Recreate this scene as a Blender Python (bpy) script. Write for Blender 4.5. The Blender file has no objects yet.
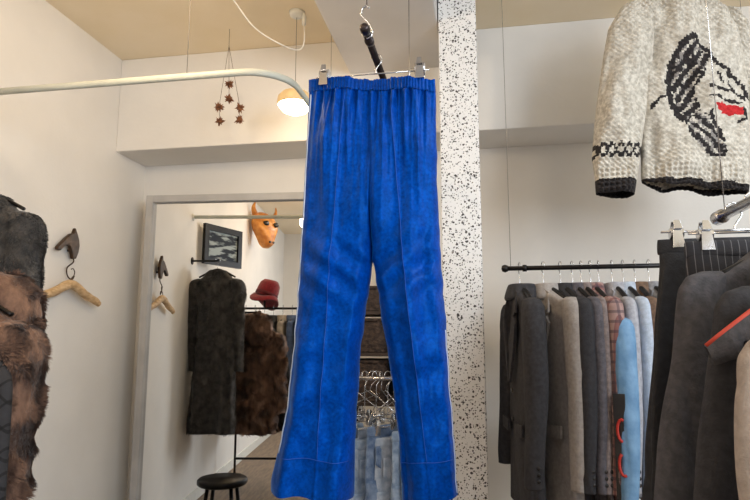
import bpy, bmesh, math, random
import numpy as np
from mathutils import Vector, Matrix, Euler, noise
random.seed(7)
SC=bpy.context.scene
SC.view_settings.view_transform='Standard'
COL=SC.collection
# ---------------------------------------------------------------- camera
F=600.0
ROT=Euler((math.radians(90+8.5),0,math.radians(9.9)),'XYZ')
CAMP=Vector((0,0,1.3)); RM=ROT.to_matrix()
def at(u,v,Y=None,X=None):
    """measure a point of the room: intersect a sight line with the plane Y=.. or X=.."""
    d=RM@Vector(((u-375)/F,(250-v)/F,-1))
    s=(Y/d.y) if Y is not None else (X/d.x)
    return CAMP+d*s
cam=bpy.data.cameras.new('camera'); cam.lens=28.8; cam.sensor_width=36; cam.clip_start=0.05
co=bpy.data.objects.new('camera',cam); co.location=CAMP; co.rotation_euler=ROT; COL.objects.link(co); SC.camera=co

# ---------------------------------------------------------------- materials
def lin(c): return tuple((x/255/12.92 if x/255<=0.04045 else ((x/255+0.055)/1.055)**2.4) for x in c)+(1,)
MATS={}
def mat(name,c,c2=None,rough=.8,scale=20,bump=0.2,bscale=None,metal=0,sheen=0,emit=None,detail=4,contrast=(.35,.65),bdist=.004,stretch=None):
    if name in MATS: return MATS[name]
    m=bpy.data.materials.new(name); m.use_nodes=True; nt=m.node_tree; N=nt.nodes; L=nt.links
    b=N['Principled BSDF']; b.inputs['Roughness'].default_value=rough; b.inputs['Metallic'].default_value=metal
    b.inputs['Sheen Weight'].default_value=sheen
    tc=N.new('ShaderNodeTexCoord'); src=tc.outputs['Object']
    if stretch:
        mp=N.new('ShaderNodeMapping'); mp.inputs['Scale'].default_value=stretch; L.new(src,mp.inputs[0]); src=mp.outputs[0]
    n=N.new('ShaderNodeTexNoise'); n.inputs['Scale'].default_value=scale; n.inputs['Detail'].default_value=detail; L.new(src,n.inputs['Vector'])
    r=N.new('ShaderNodeValToRGB'); r.color_ramp.elements[0].position=contrast[0]; r.color_ramp.elements[1].position=contrast[1]
    r.color_ramp.elements[0].color=lin(c); r.color_ramp.elements[1].color=lin(c2 or tuple(min(255,x*1.07+2) for x in c))
    L.new(n.outputs['Fac'],r.inputs[0]); L.new(r.outputs[0],b.inputs['Base Color'])
    if bump:
        n2=N.new('ShaderNodeTexNoise'); n2.inputs['Scale'].default_value=bscale or scale*6; n2.inputs['Detail'].default_value=3; L.new(src,n2.inputs['Vector'])
        bp=N.new('ShaderNodeBump'); bp.inputs['Strength'].default_value=bump; bp.inputs['Distance'].default_value=bdist
        L.new(n2.outputs['Fac'],bp.inputs['Height']); L.new(bp.outputs[0],b.inputs['Normal'])
    if emit: b.inputs['Emission Color'].default_value=lin(c); b.inputs['Emission Strength'].default_value=emit
    MATS[name]=m; return m
def stripes(name,base,line,period,width,axes=('X',),rough=.85,line2=None,rot=0,mix=.75):
    m=mat(name,base,None,rough=rough,scale=60,bump=.2); nt=m.node_tree; N=nt.nodes; L=nt.links
    b=N['Principled BSDF']; tc=N.new('ShaderNodeTexCoord'); sp=N.new('ShaderNodeSeparateXYZ')
    mp=N.new('ShaderNodeMapping'); mp.inputs['Rotation'].default_value=(0,rot,0); L.new(tc.outputs['Object'],mp.inputs[0]); L.new(mp.outputs[0],sp.inputs[0])
    cur=b.inputs['Base Color'].links[0].from_socket
    for i,a in enumerate(axes):
        mo=N.new('ShaderNodeMath'); mo.operation='PINGPONG'; mo.inputs[1].default_value=period/2; L.new(sp.outputs[a],mo.inputs[0])
        lt=N.new('ShaderNodeMath'); lt.operation='LESS_THAN'; lt.inputs[1].default_value=width/2; L.new(mo.outputs[0],lt.inputs[0])
        mu=N.new('ShaderNodeMath'); mu.operation='MULTIPLY'; mu.inputs[1].default_value=mix; L.new(lt.outputs[0],mu.inputs[0])
        mx=N.new('ShaderNodeMixRGB'); L.new(mu.outputs[0],mx.inputs[0]); L.new(cur,mx.inputs[1]); mx.inputs[2].default_value=lin(line2 if (i and line2) else line); cur=mx.outputs[0]
    L.new(cur,b.inputs['Base Color']); return m
M_wall=mat('wall_plaster',(229,226,221),(235,232,227),rough=.9,scale=3,bump=.15,bscale=60)
M_ceil=mat('ceiling_plaster',(238,222,192),(243,228,202),rough=.9,scale=3,bump=.12,bscale=60)
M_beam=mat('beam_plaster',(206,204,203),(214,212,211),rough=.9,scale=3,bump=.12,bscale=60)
M_floor=mat('floor_wood',(110,92,74),(140,118,96),rough=.5,scale=6,bump=.1,stretch=(8,1,1))
M_chrome=mat('chrome',(200,200,202),(215,215,216),rough=.18,metal=1,bump=0)
M_black=mat('black_metal',(28,26,27),(38,36,36),rough=.4,metal=.6,bump=.05)
M_darkrail=mat('dark_rail_metal',(50,44,44),(66,58,58),rough=.35,metal=.7,bump=.05)
M_white=mat('white_painted_metal',(226,226,220),(234,234,228),rough=.4,bump=0)
M_railp=mat('grey_green_painted_rail',(190,192,180),(200,202,190),rough=.45,bump=0)
M_wire=mat('thin_wire',(120,112,104),(130,122,112),rough=.5,bump=0)
M_cord=mat('white_cord',(235,230,220),None,rough=.6,bump=0)
M_frame=mat('grey_mirror_frame',(172,170,168),(184,182,180),rough=.5,scale=8,bump=.1)
M_wood=mat('pale_wood',(184,146,100),(222,190,146),rough=.5,scale=14,bump=.3,bscale=40,stretch=(1,3,6))
M_bronze=mat('brown_bronze',(50,36,24),(80,58,38),rough=.4,metal=.5,scale=30,bump=.2)
M_btn=mat('dark_button',(30,26,24),None,rough=.3,bump=0)
M_glass=bpy.data.materials.new('mirror_glass'); M_glass.use_nodes=True
b=M_glass.node_tree.nodes['Principled BSDF']; b.inputs['Metallic'].default_value=1; b.inputs['Roughness'].default_value=0.0; b.inputs['Base Color'].default_value=(.82,.82,.81,1)

def speckle():
    m=bpy.data.materials.new('speckled_terrazzo'); m.use_nodes=True; nt=m.node_tree; N=nt.nodes; L=nt.links; b=N['Principled BSDF']; b.inputs['Roughness'].default_value=.6
    tc=N.new('ShaderNodeTexCoord'); fac=None
    nz=N.new('ShaderNodeTexNoise'); nz.inputs['Scale'].default_value=80; nz.inputs['Detail'].default_value=3; L.new(tc.outputs['Object'],nz.inputs['Vector'])
    vm=N.new('ShaderNodeVectorMath'); vm.operation='MULTIPLY_ADD'; vm.inputs[1].default_value=(.013,.013,.013); L.new(nz.outputs['Color'],vm.inputs[0]); L.new(tc.outputs['Object'],vm.inputs[2])
    for sc,th in ((72,.29),(120,.30)):
        v=N.new('ShaderNodeTexVoronoi'); v.inputs['Scale'].default_value=sc; L.new(vm.outputs[0],v.inputs['Vector'])
        s=N.new('ShaderNodeSeparateColor'); L.new(v.outputs['Color'],s.inputs[0])
        mm=N.new('ShaderNodeMath'); mm.operation='MULTIPLY'; mm.inputs[1].default_value=th*1.4; L.new(s.outputs[0],mm.inputs[0])
        lt=N.new('ShaderNodeMath'); lt.operation='LESS_THAN'; L.new(v.outputs['Distance'],lt.inputs[0]); L.new(mm.outputs[0],lt.inputs[1])
        if fac is None: fac=lt.outputs[0]
        else:
            mx=N.new('ShaderNodeMath'); mx.operation='MAXIMUM'; L.new(fac,mx.inputs[0]); L.new(lt.outputs[0],mx.inputs[1]); fac=mx.outputs[0]
    mix=N.new('ShaderNodeMixRGB'); L.new(fac,mix.inputs[0]); mix.inputs[1].default_value=lin((242,241,240)); mix.inputs[2].default_value=lin((68,63,62)); L.new(mix.outputs[0],b.inputs['Base Color'])
    bp=N.new('ShaderNodeBump'); bp.invert=True; bp.inputs['Strength'].default_value=.8; bp.inputs['Distance'].default_value=.006; L.new(fac,bp.inputs['Height']); L.new(bp.outputs[0],b.inputs['Normal'])
    return m
M_speck=speckle()

# ---------------------------------------------------------------- mesh helpers
def mesh_obj(name,verts,faces,mt,parent=None,smooth=True,loc=None,mats=None,midx=None):
    me=bpy.data.meshes.new(name); me.from_pydata([tuple(v) for v in verts],[],faces); me.update()
    for m in (mats or [mt]): me.materials.append(m)
    if midx is not None: me.polygons.foreach_set('material_index',midx)
    if smooth: me.polygons.foreach_set('use_smooth',[True]*len(me.polygons))
    o=bpy.data.objects.new(name,me); COL.objects.link(o)
    if parent: o.parent=parent
    if loc is not None: o.location=loc
    return o
def thing(name,label,cat,loc=(0,0,0),rz=0,group=None):
    e=bpy.data.objects.new(name,None); e.empty_display_size=.05; COL.objects.link(e); e.location=loc; e.rotation_euler=(0,0,math.radians(rz))
    e['label']=label; e['category']=cat
    if group: e['group']=group
    return e
def addbx(V,Fc,x0,x1,y0,y1,z0,z1):
    o=len(V)
    for x in(x0,x1):
        for y in(y0,y1):
            for z in(z0,z1): V.append((x,y,z))
    Fc.extend([(o,o+1,o+3,o+2),(o+4,o+6,o+7,o+5),(o,o+4,o+5,o+1),(o+2,o+3,o+7,o+6),(o,o+2,o+6,o+4),(o+1,o+5,o+7,o+3)])
def box(name,lo,hi,mt,parent=None,bevel=0.0,kind=None):
    lo=Vector(lo); hi=Vector(hi); c=(lo+hi)/2; s=hi-lo
    bm=bmesh.new(); bmesh.ops.create_cube(bm,size=1); bmesh.ops.scale(bm,vec=s,verts=bm.verts)
    if bevel: bmesh.ops.bevel(bm,geom=bm.edges[:],offset=bevel,segments=2,affect='EDGES',profile=.5)
    me=bpy.data.meshes.new(name); bm.to_mesh(me); bm.free(); me.materials.append(mt)
    o=bpy.data.objects.new(name,me); COL.objects.link(o); o.location=c
    if parent: o.parent=parent
    if kind: o['kind']=kind
    return o
def smoothpts(pts,k=6):
    P=[Vector(p) for p in pts]; out=[]
    for i in range(len(P)-1):
        p0=P[max(i-1,0)];p1=P[i];p2=P[i+1];p3=P[min(i+2,len(P)-1)]
        for j in range(k):
            t=j/k; out.append(.5*((2*p1)+(p2-p0)*t+(2*p0-5*p1+4*p2-p3)*t*t+(3*p1-p0-3*p2+p3)*t**3))
    out.append(P[-1]); return out
def tubegeo(pts,r,n=10,rf=None,flat=(1,1)):
    P=[Vector(p) for p in pts]; V=[];Fc=[]; nrm=None
    for i,p in enumerate(P):
        t=(P[min(i+1,len(P)-1)]-P[max(i-1,0)]); t.normalize()
        if nrm is None:
            a=Vector((0,0,1)) if abs(t.z)<.9 else Vector((1,0,0)); nrm=(a-t*a.dot(t)).normalized()
        else: nrm=(nrm-t*nrm.dot(t)).normalized()
        bn=t.cross(nrm); rr=r*(rf(i/(len(P)-1)) if rf else 1)
        for k in range(n):
            a=2*math.pi*k/n; V.append(p+nrm*math.cos(a)*rr*flat[0]+bn*math.sin(a)*rr*flat[1])
    for i in range(len(P)-1):
        for k in range(n):
            a=i*n+k;b_=i*n+(k+1)%n; Fc.append((a,b_,b_+n,a+n))
    Fc.append(tuple(range(n))[::-1]); Fc.append(tuple(range(len(V)-n,len(V))))
    return V,Fc
def tube(name,pts,r,mt,parent=None,n=10,sm=0,rf=None,flat=(1,1)):
    if sm: pts=smoothpts(pts,sm)
    V,Fc=tubegeo(pts,r,n,rf,flat); return mesh_obj(name,V,Fc,mt,parent)
def tubes(name,lists,r,mt,parent=None,n=8):
    for p_ in lists: tube(name,p_,r,mt,parent,n)
def multitube(name,lists,r,mt,parent=None,n=8):
    V=[];Fc=[]
    for pts in lists:
        v,f=tubegeo(pts,r,n); o=len(V); V+=v; Fc+=[tuple(i+o for i in q) for q in f]
    return mesh_obj(name,V,Fc,mt,parent)
def lathe(name,prof,mt,parent=None,n=32,loc=(0,0,0),wob=0):
    V=[];Fc=[]
    for r,z in prof:
        for k in range(n):
            a=2*math.pi*k/n; V.append((r*math.cos(a)+loc[0],r*math.sin(a)+loc[1],z+loc[2]+wob*r*math.sin(2*a+.6)))
    for i in range(len(prof)-1):
        for k in range(n):
            a=i*n+k;b_=i*n+(k+1)%n; Fc.append((a,b_,b_+n,a+n))
    Fc.append(tuple(range(n))[::-1]); Fc.append(tuple(range(len(V)-n,len(V))))
    return mesh_obj(name,V,Fc,mt,parent)
def plate(name,poly,th,mt,parent=None,M=None,bevel=.0):
    """extruded polygon; poly in local x,z ; thickness along y"""
    n=len(poly); V=[(p[0],-th/2,p[1]) for p in poly]+[(p[0],th/2,p[1]) for p in poly]
    Fc=[tuple(range(n)),tuple(range(2*n-1,n-1,-1))]+[(i,i+n,(i+1)%n+n,(i+1)%n) for i in range(n)]
    if M: V=[M@Vector(v) for v in V]
    o=mesh_obj(name,V,Fc,mt,parent,smooth=False)
    if bevel:
        md=o.modifiers.new('bevel','BEVEL'); md.width=bevel; md.segments=3
    return o
def loft(name,levels,mt,parent=None,n=56,m=44,seed=0,k=(4,7),power=2.4,disp=0,tufts=0,tuftlen=.02,nscale=14,sharp=0,curl=1.1):
    """levels:(cx,cy,z,rx,ry,foldamp)"""
    A=np.array(levels,float); t=np.linspace(0,len(A)-1,m); R=np.stack([np.interp(t,range(len(A)),A[:,j]) for j in range(A.shape[1])],1)
    for _ in range(3): R[1:-1]=(R[:-2]+2*R[1:-1]+R[2:])/4
    rs=random.Random(seed); ph=[rs.uniform(0,6.28) for _ in range(6)]
    V=[];Fc=[]
    for i,(cx,cy,z,rx,ry,fa) in enumerate(R):
        for j in range(n):
            th=2*math.pi*j/n; c,s=math.cos(th),math.sin(th)
            x=rx*abs(c)**(2/power)*(1 if c>=0 else -1); y=ry*abs(s)**(2/power)*(1 if s>=0 else -1)
            f=1+fa*(math.sin(k[0]*th+ph[0]+z*2.2)+.6*math.sin(k[1]*th+ph[1]-z*3)+.35*math.sin((k[0]+k[1])*th+ph[2]))
            nv=noise.noise(Vector((x*nscale+seed*3.1,y*nscale,z*nscale*.7)))
            w=0
            if sharp: w-=sharp*(1-abs(noise.noise(Vector((x*8+seed,y*8+z*2.5,z*2.6)))))**8*min(1,max(0,-z*6))
            g=disp*nv+w; L_=math.hypot(x,y)+1e-6
            V.append(Vector((cx+x*(1+(f-1)*.35)+x/L_*g, cy+y*f+y/L_*g+(f-1)*ry*.3, z)))
    for i in range(m-1):
        for j in range(n):
            a=i*n+j;b_=i*n+(j+1)%n; Fc.append((a,a+n,b_+n,b_))
    Fc.append(tuple(range(n)))
    Fc.append(tuple(range(len(V)-n,len(V)))[::-1])
    if tufts:
        nq=(m-1)*n; base=Fc[:nq]
        ar=np.array([max(1e-9,((V[f[1]]-V[f[0]]).cross(V[f[3]]-V[f[0]])).length) for f in base]); cs=np.cumsum(ar/ar.sum())
        for q in range(tufts):
            f=base[min(nq-1,int(np.searchsorted(cs,rs.random())))]
            a_,b_=rs.random(),rs.random()
            p=(V[f[0]]*(1-a_)+V[f[1]]*a_)*(1-b_)+(V[f[3]]*(1-a_)+V[f[2]]*a_)*b_
            nn=(V[f[1]]-V[f[0]]).cross(V[f[3]]-V[f[0]])
            if nn.length<1e-9: continue
            d=nn.normalized(); rr_=R[min(f[0]//n,m-1)]
            ctr=Vector((rr_[0],rr_[1],p.z))
            if (p-ctr).dot(d)<0: d=-d
            sw_=noise.noise(p*13); sw2=noise.noise(p*13+Vector((7,3,1))); sw3=noise.noise(p*13+Vector((1,9,5)))
            dirv=(d*.5+Vector((rs.uniform(-.2,.2)+sw_*curl*1.5,rs.uniform(-.2,.2)+sw2*curl*1.5,-.7+sw3*curl))).normalized(); sd=dirv.cross(d)
            if sd.length<1e-6: continue
            sd.normalize(); l=tuftlen*rs.uniform(.6,1.3); wd=l*.08
            o=len(V); V+=[p-sd*wd,p+sd*wd,p+dirv*l*.6+sd*wd*.7+d*.002,p+dirv*l]
            Fc+=[(o,o+1,o+2,o+3)]
    return mesh_obj(name,V,Fc,mt,parent)

def hookcurve(r=.02,drop=.12):
    pts=[(0,0,-drop),(0,0,-.06),(.004,0,-.035),(r*.9,0,-.016)]
    for a in range(0,211,30): pts.append((r*math.cos(math.radians(a)),0,r*math.sin(math.radians(a))))
    return pts
def coat_hanger(loc,rz,label,W=.4,drop=.12,mt=None,group=None,name='coat_hanger',clip=False,hr=.02):
    h=thing(name,label,'hanger',loc,rz,group)
    tube('hook',hookcurve(hr,drop),.0018,M_chrome,h,n=8,sm=4)
    if clip:
        tube('bar',[(-W/2,0,-drop),(W/2,0,-drop)],.0022,M_chrome,h,n=8)
        for s in (-1,1): clipgeo(h,s*W*.43,-drop)
    else:
        pts=[(-W/2,0,-drop-.06),(-W/4,0,-drop-.022),(0,0,-drop+.004),(W/4,0,-drop-.022),(W/2,0,-drop-.06)]
        tube('shoulder_bar',pts,.009,mt or M_black,h,n=10,sm=5,flat=(.8,1.1))
    return h
def clipgeo(h,x,z,s=1.0,gap=.007):
    V=[];Fc=[]
    def addbox(a,b_,c,sx,sy,sz,rx):
        o=len(V)
        for dx in(-1,1):
            for dy in(-1,1):
                for dz in(-1,1):
                    p=Vector((dx*sx/2*(1 if dz<0 else .7),dy*sy/2,dz*sz/2)); p=Matrix.Rotation(rx,3,'X')@p; V.append(Vector((a,b_,c))+p)
        Fc.extend([(o,o+1,o+3,o+2),(o+4,o+6,o+7,o+5),(o,o+4,o+5,o+1),(o+2,o+3,o+7,o+6),(o,o+2,o+6,o+4),(o+1,o+5,o+7,o+3)])
    r_=.22 if gap<.01 else -.12
    addbox(x,-gap*s,z-.012*s,.026*s,.003*s,.044*s,r_); addbox(x,gap*s,z-.012*s,.026*s,.003*s,.044*s,-r_)
    addbox(x,-(gap+.001)*s,z+.018*s,.018*s,.003*s,.022*s,-.35); addbox(x,(gap+.001)*s,z+.018*s,.018*s,.003*s,.022*s,.35)
    v,f=tubegeo([(x-.014*s,0,z),(x+.014*s,0,z)],gap*s,12); o=len(V); V+=v; Fc+=[tuple(i+o for i in q) for q in f]
    ob=mesh_obj('clip',V,Fc,M_chrome,h,smooth=False); md=ob.modifiers.new('b','BEVEL'); md.width=.0008; md.segments=2
    return ob

def jacket(label,cat,loc,rz,mt,W=.44,L=.8,T=.12,SL=.6,seed=0,lapel=True,buttons=2,name='jacket',group=None,collar_mat=None,sleeve_mat=None,fur=0,tuft=.02,
           disp=.003,splay=.035,sr=.062,pocket=True,collar_h=.03,bw=.88,flat=1.0,sharp=0.0,slope=0.0,power=2.6,fold=1.0,curl=1.1):
    j=thing(name,label,cat,loc,rz,group)
    w=W/2; t=T/2; s_=slope
    lv=[(0,.005,.0,.055,min(.045,t*1.3),0),(0,.003,-.015-s_*.1,.085,min(.05,t*1.3),0),(0,0,-.035-s_*.4,w*.62,min(.052,t*1.2),0),(0,0,-.052-s_*.8,w*.85,min(.056,t*1.1),0),(0,0,-.075-s_,w*.98,t*.9,.01),(0,0,-.16-s_,w*(bw+.04),t,.03*fold),
        (0,0,-.30,w*bw,t*1.0,.05*fold),(0,0,-.45,w*(bw-.04),t*.98,.07*fold),(0,0,-.6*L/.8,w*(bw+.02),t*1.08,.1*fold),(0,0,-.72*L/.8,w*(bw+.06),t*1.12,.13*fold),(0,0,-L,w*(bw+.09),t*1.15,.15*fold)]
    loft('body',lv,mt,j,seed=seed,disp=disp,tufts=fur,tuftlen=tuft,n=80,m=90,sharp=sharp,power=power,curl=curl)
    for s in (-1,1):
        x0=s*(w-.012); a_=sr; b_=sr*flat
        sl=[(x0-s*.012,0,-.040-s_,.02,b_*.4,0),(x0-s*.004,0,-.050-s_,.042,b_*.8,0),(x0+s*.01,0,-.075-s_,a_*.92,b_*.98,0),(x0+s*.02,-.003,-.14-s_,a_,b_*1.05,.02),(x0+s*(.02+splay*.5),-.008,-.14-SL*.35,a_*.93,b_,.05),
            (x0+s*(.02+splay*.8),-.015,-.14-SL*.6,a_*.86,b_*.9,.06),(x0+s*(.02+splay),-.03,-.14-SL*.9,a_*.76,b_*.8,.04),(x0+s*(.02+splay),-.032,-.14-SL,a_*.74,b_*.78,.03)]
        loft('sleeve',sl,sleeve_mat or mt,j,n=36,m=64,seed=seed+s+5,k=(2,3),disp=disp,power=2.2,tufts=fur//3,tuftlen=tuft,sharp=sharp*.5,curl=curl)
        if not fur:
            e=sl[-1]
            for b3 in range(3):
                ob=lathe('cuff_button',[(.001,-.002),(.006,-.002),(.0072,0),(.006,.002),(.001,.002)],M_btn,j,n=10); ob.rotation_euler=(0,math.pi/2,0); ob.location=(e[0]+s*e[3]*.97,e[1]+.01,e[2]+.03+.022*b3)
    if collar_h:
        c_=min(.046,t*1.25)
        loft('collar',[(0,.006,.018,.052,c_,0),(0,.006,.02,.062,c_*1.15,0),(0,.005,0,.072,c_*1.3,0),(0,.0,-.035,.088,c_*1.42,0),(0,0,-.045,.08,c_*1.3,0)],collar_mat or mt,j,n=36,m=16,seed=seed,tufts=fur//8,tuftlen=tuft)
    if lapel:
        for s in (-1,1):
            P=[(s*.045,.0),(s*.085,-.02),(s*.105,-.1),(s*.086,-.112),(s*.108,-.14),(s*.065,-.26),(s*.012,-.37),(s*.004,-.36),(s*.03,-.2),(s*.038,-.08)]
            if s<0: P=P[::-1]
            n_=len(P); V=[]
            for off in (0,.009):
                for p in P: V.append((p[0],-(t*1.04+.010+.004*math.cos(p[0]*30))-off+(.02 if p[1]>-.03 else 0),p[1]))
            Fc=[tuple(range(n_)),tuple(range(2*n_-1,n_-1,-1))]+[(i,i+n_,(i+1)%n_+n_,(i+1)%n_) for i in range(n_)]
            mesh_obj('lapel',V,Fc,collar_mat or mt,j,smooth=False)
    for b_ in range(buttons):
        o=lathe('button',[(.001,-.003),(.009,-.003),(.011,0),(.009,.003),(.001,.003)],M_btn,j,n=14); o.rotation_euler=(math.pi/2,0,0); o.location=(.012,-t*1.06-.012,-.4-.11*b_)
    if pocket and lapel:
        for s in (-1,1): plate('pocket_flap',[(s*.06-.0,-.52),(s*.06+s*.1,-.515),(s*.06+s*.1,-.56),(s*.06,-.565)],.008,mt,j,M=Matrix.Translation((0,-t*1.1-.010,0)))
    return j

# ---------------------------------------------------------------- room
Yb=3.4; Yu=3.08; Xl=-2.08; ZC=2.96; ZU=2.39; XR=3.0; Yf=-2.6
box('floor',(Xl-.1,Yf-.1,-.1),(XR+.1,Yb+.1,0),M_floor,kind='structure')
box('ceiling',(Xl-.1,Yf-.1,ZC),(XR+.1,Yb+.1,ZC+.1),M_ceil,kind='structure')
box('wall_left',(Xl-.1,Yf-.1,0),(Xl,Yb+.1,ZC),M_wall,kind='structure')
box('wall_right',(XR,Yf-.1,0),(XR+.1,Yb+.1,ZC),M_wall,kind='structure')
box('wall_back',(Xl,Yb,0),(XR,Yb+.1,ZC),M_wall,kind='structure')
box('trim_1',(Xl,Yu,ZU),(XR,Yb,ZC),M_wall,bevel=.006,kind='structure')
def wallwin():
    V=[];Fc=[]
    x0,x1,z0,z1=-.5,2.8,.5,2.6
    addbx(V,Fc,Xl,x0,Yf-.1,Yf,0,ZC);addbx(V,Fc,x1,XR,Yf-.1,Yf,0,ZC);addbx(V,Fc,x0,x1,Yf-.1,Yf,0,z0);addbx(V,Fc,x0,x1,Yf-.1,Yf,z1,ZC)
    o=mesh_obj('wall_front',V,Fc,M_wall,smooth=False); o['kind']='structure'
    V=[];Fc=[]
    for a in (x0,x0+1.08,x0+2.17,x1-.05): addbx(V,Fc,a,a+.05,Yf-.08,Yf-.02,z0,z1)
    addbx(V,Fc,x0,x1,Yf-.08,Yf-.02,z0,z0+.05);addbx(V,Fc,x0,x1,Yf-.08,Yf-.02,z1-.05,z1)
    o=mesh_obj('window_1',V,Fc,M_white,smooth=False); o['kind']='structure'
wallwin()
bl=at(357,72,Yu)
pl=at(442,250,2.6).x; pr=at(482,250,2.6).x
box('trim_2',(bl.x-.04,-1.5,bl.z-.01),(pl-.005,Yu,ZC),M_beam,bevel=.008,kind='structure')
box('trim_3',(pl,2.6,0),(pr,2.6+(pr-pl)*1.1,ZC),M_speck,bevel=.004,kind='structure')
box('baseboard_back',(Xl,Yb-.012,0),(XR,Yb,.09),M_white,kind='structure')
box('baseboard_left',(Xl,Yf,0),(Xl+.012,Yb-.012,.09),M_white,kind='structure')

# ---------------------------------------------------------------- mirror
ml=at(148,215,3.26).x; mr=at(338,300,3.35).x; mt_=at(148,197,3.26).z
mw=mr-ml
mir=thing('wall_mirror','tall standing mirror with plain pale grey frame against the wall','mirror',((ml+mr)/2,3.30,0),4.7)
fw=.042
def frame():
    V=[];Fc=[]
    for q in ((-mw/2,-mw/2+fw,-.03,.02,0,mt_),(mw/2-fw,mw/2,-.03,.02,0,mt_),(-mw/2+fw,mw/2-fw,-.03,.02,mt_-fw,mt_),(-mw/2+fw,mw/2-fw,-.03,.02,0,fw*1.5),(-mw/2+fw,mw/2-fw,.012,.02,fw,mt_-fw)): addbx(V,Fc,*q)
    o=mesh_obj('mirror_frame',V,Fc,M_frame,mir,smooth=False); m=o.modifiers.new('b','BEVEL'); m.width=.003; m.segments=2
frame()
mesh_obj('mirror_glass',[(-mw/2+fw-.002,0,fw),(mw/2-fw+.002,0,fw),(mw/2-fw+.002,0,mt_-fw),(-mw/2+fw-.002,0,mt_-fw)],[(0,1,2,3)],M_glass,mir,smooth=False)

# ---------------------------------------------------------------- curtain rail (curved)
YR=2.0
zr=at(120,82,YR).z
cx,cy,R_=-.86,YR+.17,.17
arc=[(cx+R_*math.sin(math.radians(a_)),cy-R_*math.cos(math.radians(a_)),zr) for a_ in range(0,91,9)]
pts=[(Xl+.004,YR,zr),(-1.6,YR,zr),(-1.2,YR,zr)]+arc+[(cx+R_,2.6,zr),(cx+R_,Yu-.002,zr)]
cr=thing('curtain_rail','grey-green curved ceiling-hung curtain rail bending towards the wall','curtain rail',(0,0,0))
tube('rail',pts,.0125,M_railp,cr,n=12,flat=(1.15,.8))
x1=at(187,70,YR).x
tubes('suspension_wire',[[(x1,YR,zr),(x1,YR,ZC)],[(cx+R_,2.7,zr),(cx+R_,2.7,ZC)]],.0014,M_wire,cr)
lathe('wall_flange',[(.001,0),(.03,0),(.03,.006),(.015,.012),(.001,.012)],M_white,cr,n=20).matrix_local=Matrix.Translation((Xl,YR,zr))@Matrix.Rotation(math.pi/2,4,'Y')

# ---------------------------------------------------------------- pendant lamp
lp=at(295,103,2.75)
lamp=thing('pendant_lamp','small white dome pendant lamp glowing warm','lamp',lp)
lathe('lamp_shade',[(.086,-.012),(.09,0),(.086,.028),(.066,.05),(.03,.062),(.012,.066),(.01,.08),(.006,.084)],mat('warm_enamel_shade',(214,182,130),None,rough=.4,bump=0,emit=.3),lamp)
M_glow=mat('glowing_opal_glass',(255,240,200),(255,244,210),rough=.4,bump=0,emit=8)
lathe('bulb',[(.002,-.06),(.03,-.057),(.062,-.042),(.080,-.02),(.085,-.012)],M_glow,lamp)
tube('cord',[(0,0,.08),(0,0,ZC-lp.z)],.0016,M_wire,lamp,n=8)
lathe('ceiling_rose',[(.001,-.03),(.02,-.03),(.035,-.02),(.04,0),(.001,0)],M_white,lamp,loc=(0,0,ZC-lp.z))
q0=at(232,-12,2.3)
cb=thing('ceiling_cable','white electric cable drooping from the ceiling to a junction box','cable',(0,0,0))
tube('cable',[(q0.x-.1,q0.y-.25,ZC-.003),at(235,2,2.35),at(255,28,2.45),at(280,44,2.55),at(298,50,2.65),at(304,42,2.7),at(304,22,2.75)],.0032,M_cord,cb,n=8,sm=6)
g=at(304,22,2.75)
tube('junction_box',[g-Vector((0,0,.015)),g+Vector((0,0,.03)),Vector((g.x,g.y,ZC-.01)),Vector((g.x,g.y,ZC))],.011,M_white,cb,n=14,rf=lambda t: 1 if t<.5 else .35)

# ---------------------------------------------------------------- dried hanging ornament
orn=thing('hanging_ornament','dried brown seed pods hanging on thin threads','ornament',(0,0,0))
YO=2.85
ap=at(229,46,YO)
M_pod=mat('dried_pod',(96,60,40),(140,92,60),rough=.9,scale=60,bump=.5)
podpos=[(219,107),(229,84),(240,108),(220,121),(239,120),(229,99)]
M_thr=mat('thread',(90,66,48),None,bump=0)
tubes('thread',[[Vector((ap.x,ap.y,ZC)),ap]]+[[ap,at(u,v,YO)] for u,v in podpos[:3]]+[[at(219,107,YO),at(220,121,YO)],[at(240,108,YO),at(239,120,YO)],[at(229,84,YO),at(229,99,YO)]],.0012,M_thr,orn,n=6)
for i,(u,v) in enumerate(podpos):
    c=at(u,v,YO); V=[];Fc=[]; rs=random.Random(i)
    for k_ in range(40):
        d=Vector((rs.gauss(0,1),rs.gauss(0,1),rs.gauss(0,1))).normalized(); l=.018+.016*rs.random()
        a_=d.orthogonal().normalized()*.01; b2=d.cross(a_); o=len(V)
        V+=[c+a_,c-a_*.5+b2*.87,c-a_*.5-b2*.87,c+d*l]; Fc+=[(o,o+1,o+3),(o+1,o+2,o+3),(o+2,o,o+3),(o,o+2,o+1)]
    mesh_obj('seed_pod',V,Fc,M_pod,orn,smooth=False)

# ---------------------------------------------------------------- horse hook and wooden hanger
hk=at(71,244,X=Xl+.03)
hook=thing('horse_head_hook','dark bronze horse head coat hook on the wall','wall hook',(Xl,hk.y,hk.z))
prof=[(.014,.098),(.004,.064),(-.016,.056),(-.044,.026),(-.076,-.012),(-.092,-.034),(-.090,-.050),(-.072,-.052),(-.050,-.026),(-.030,-.012),(-.012,-.016),(.0,-.045),(.012,-.085),(.032,-.082),(.046,-.040),(.050,.0),(.042,.038),(.032,.062)]
Mx=Matrix.Translation((.03,0,0))@Matrix.Rotation(math.pi/2,4,'Z')
plate('horse_head',[(a_*1.15,b_*.88) for a_,b_ in prof],.02,M_bronze,hook,M=Mx,bevel=.004)
tube('stem',[(.03,.024,-.065),(.03,.028,-.09),(.03,-.016,-.125),(.03,-.008,-.165),(.035,.02,-.18),(.04,.03,-.16)],.0035,M_bronze,hook,sm=5)
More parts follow.
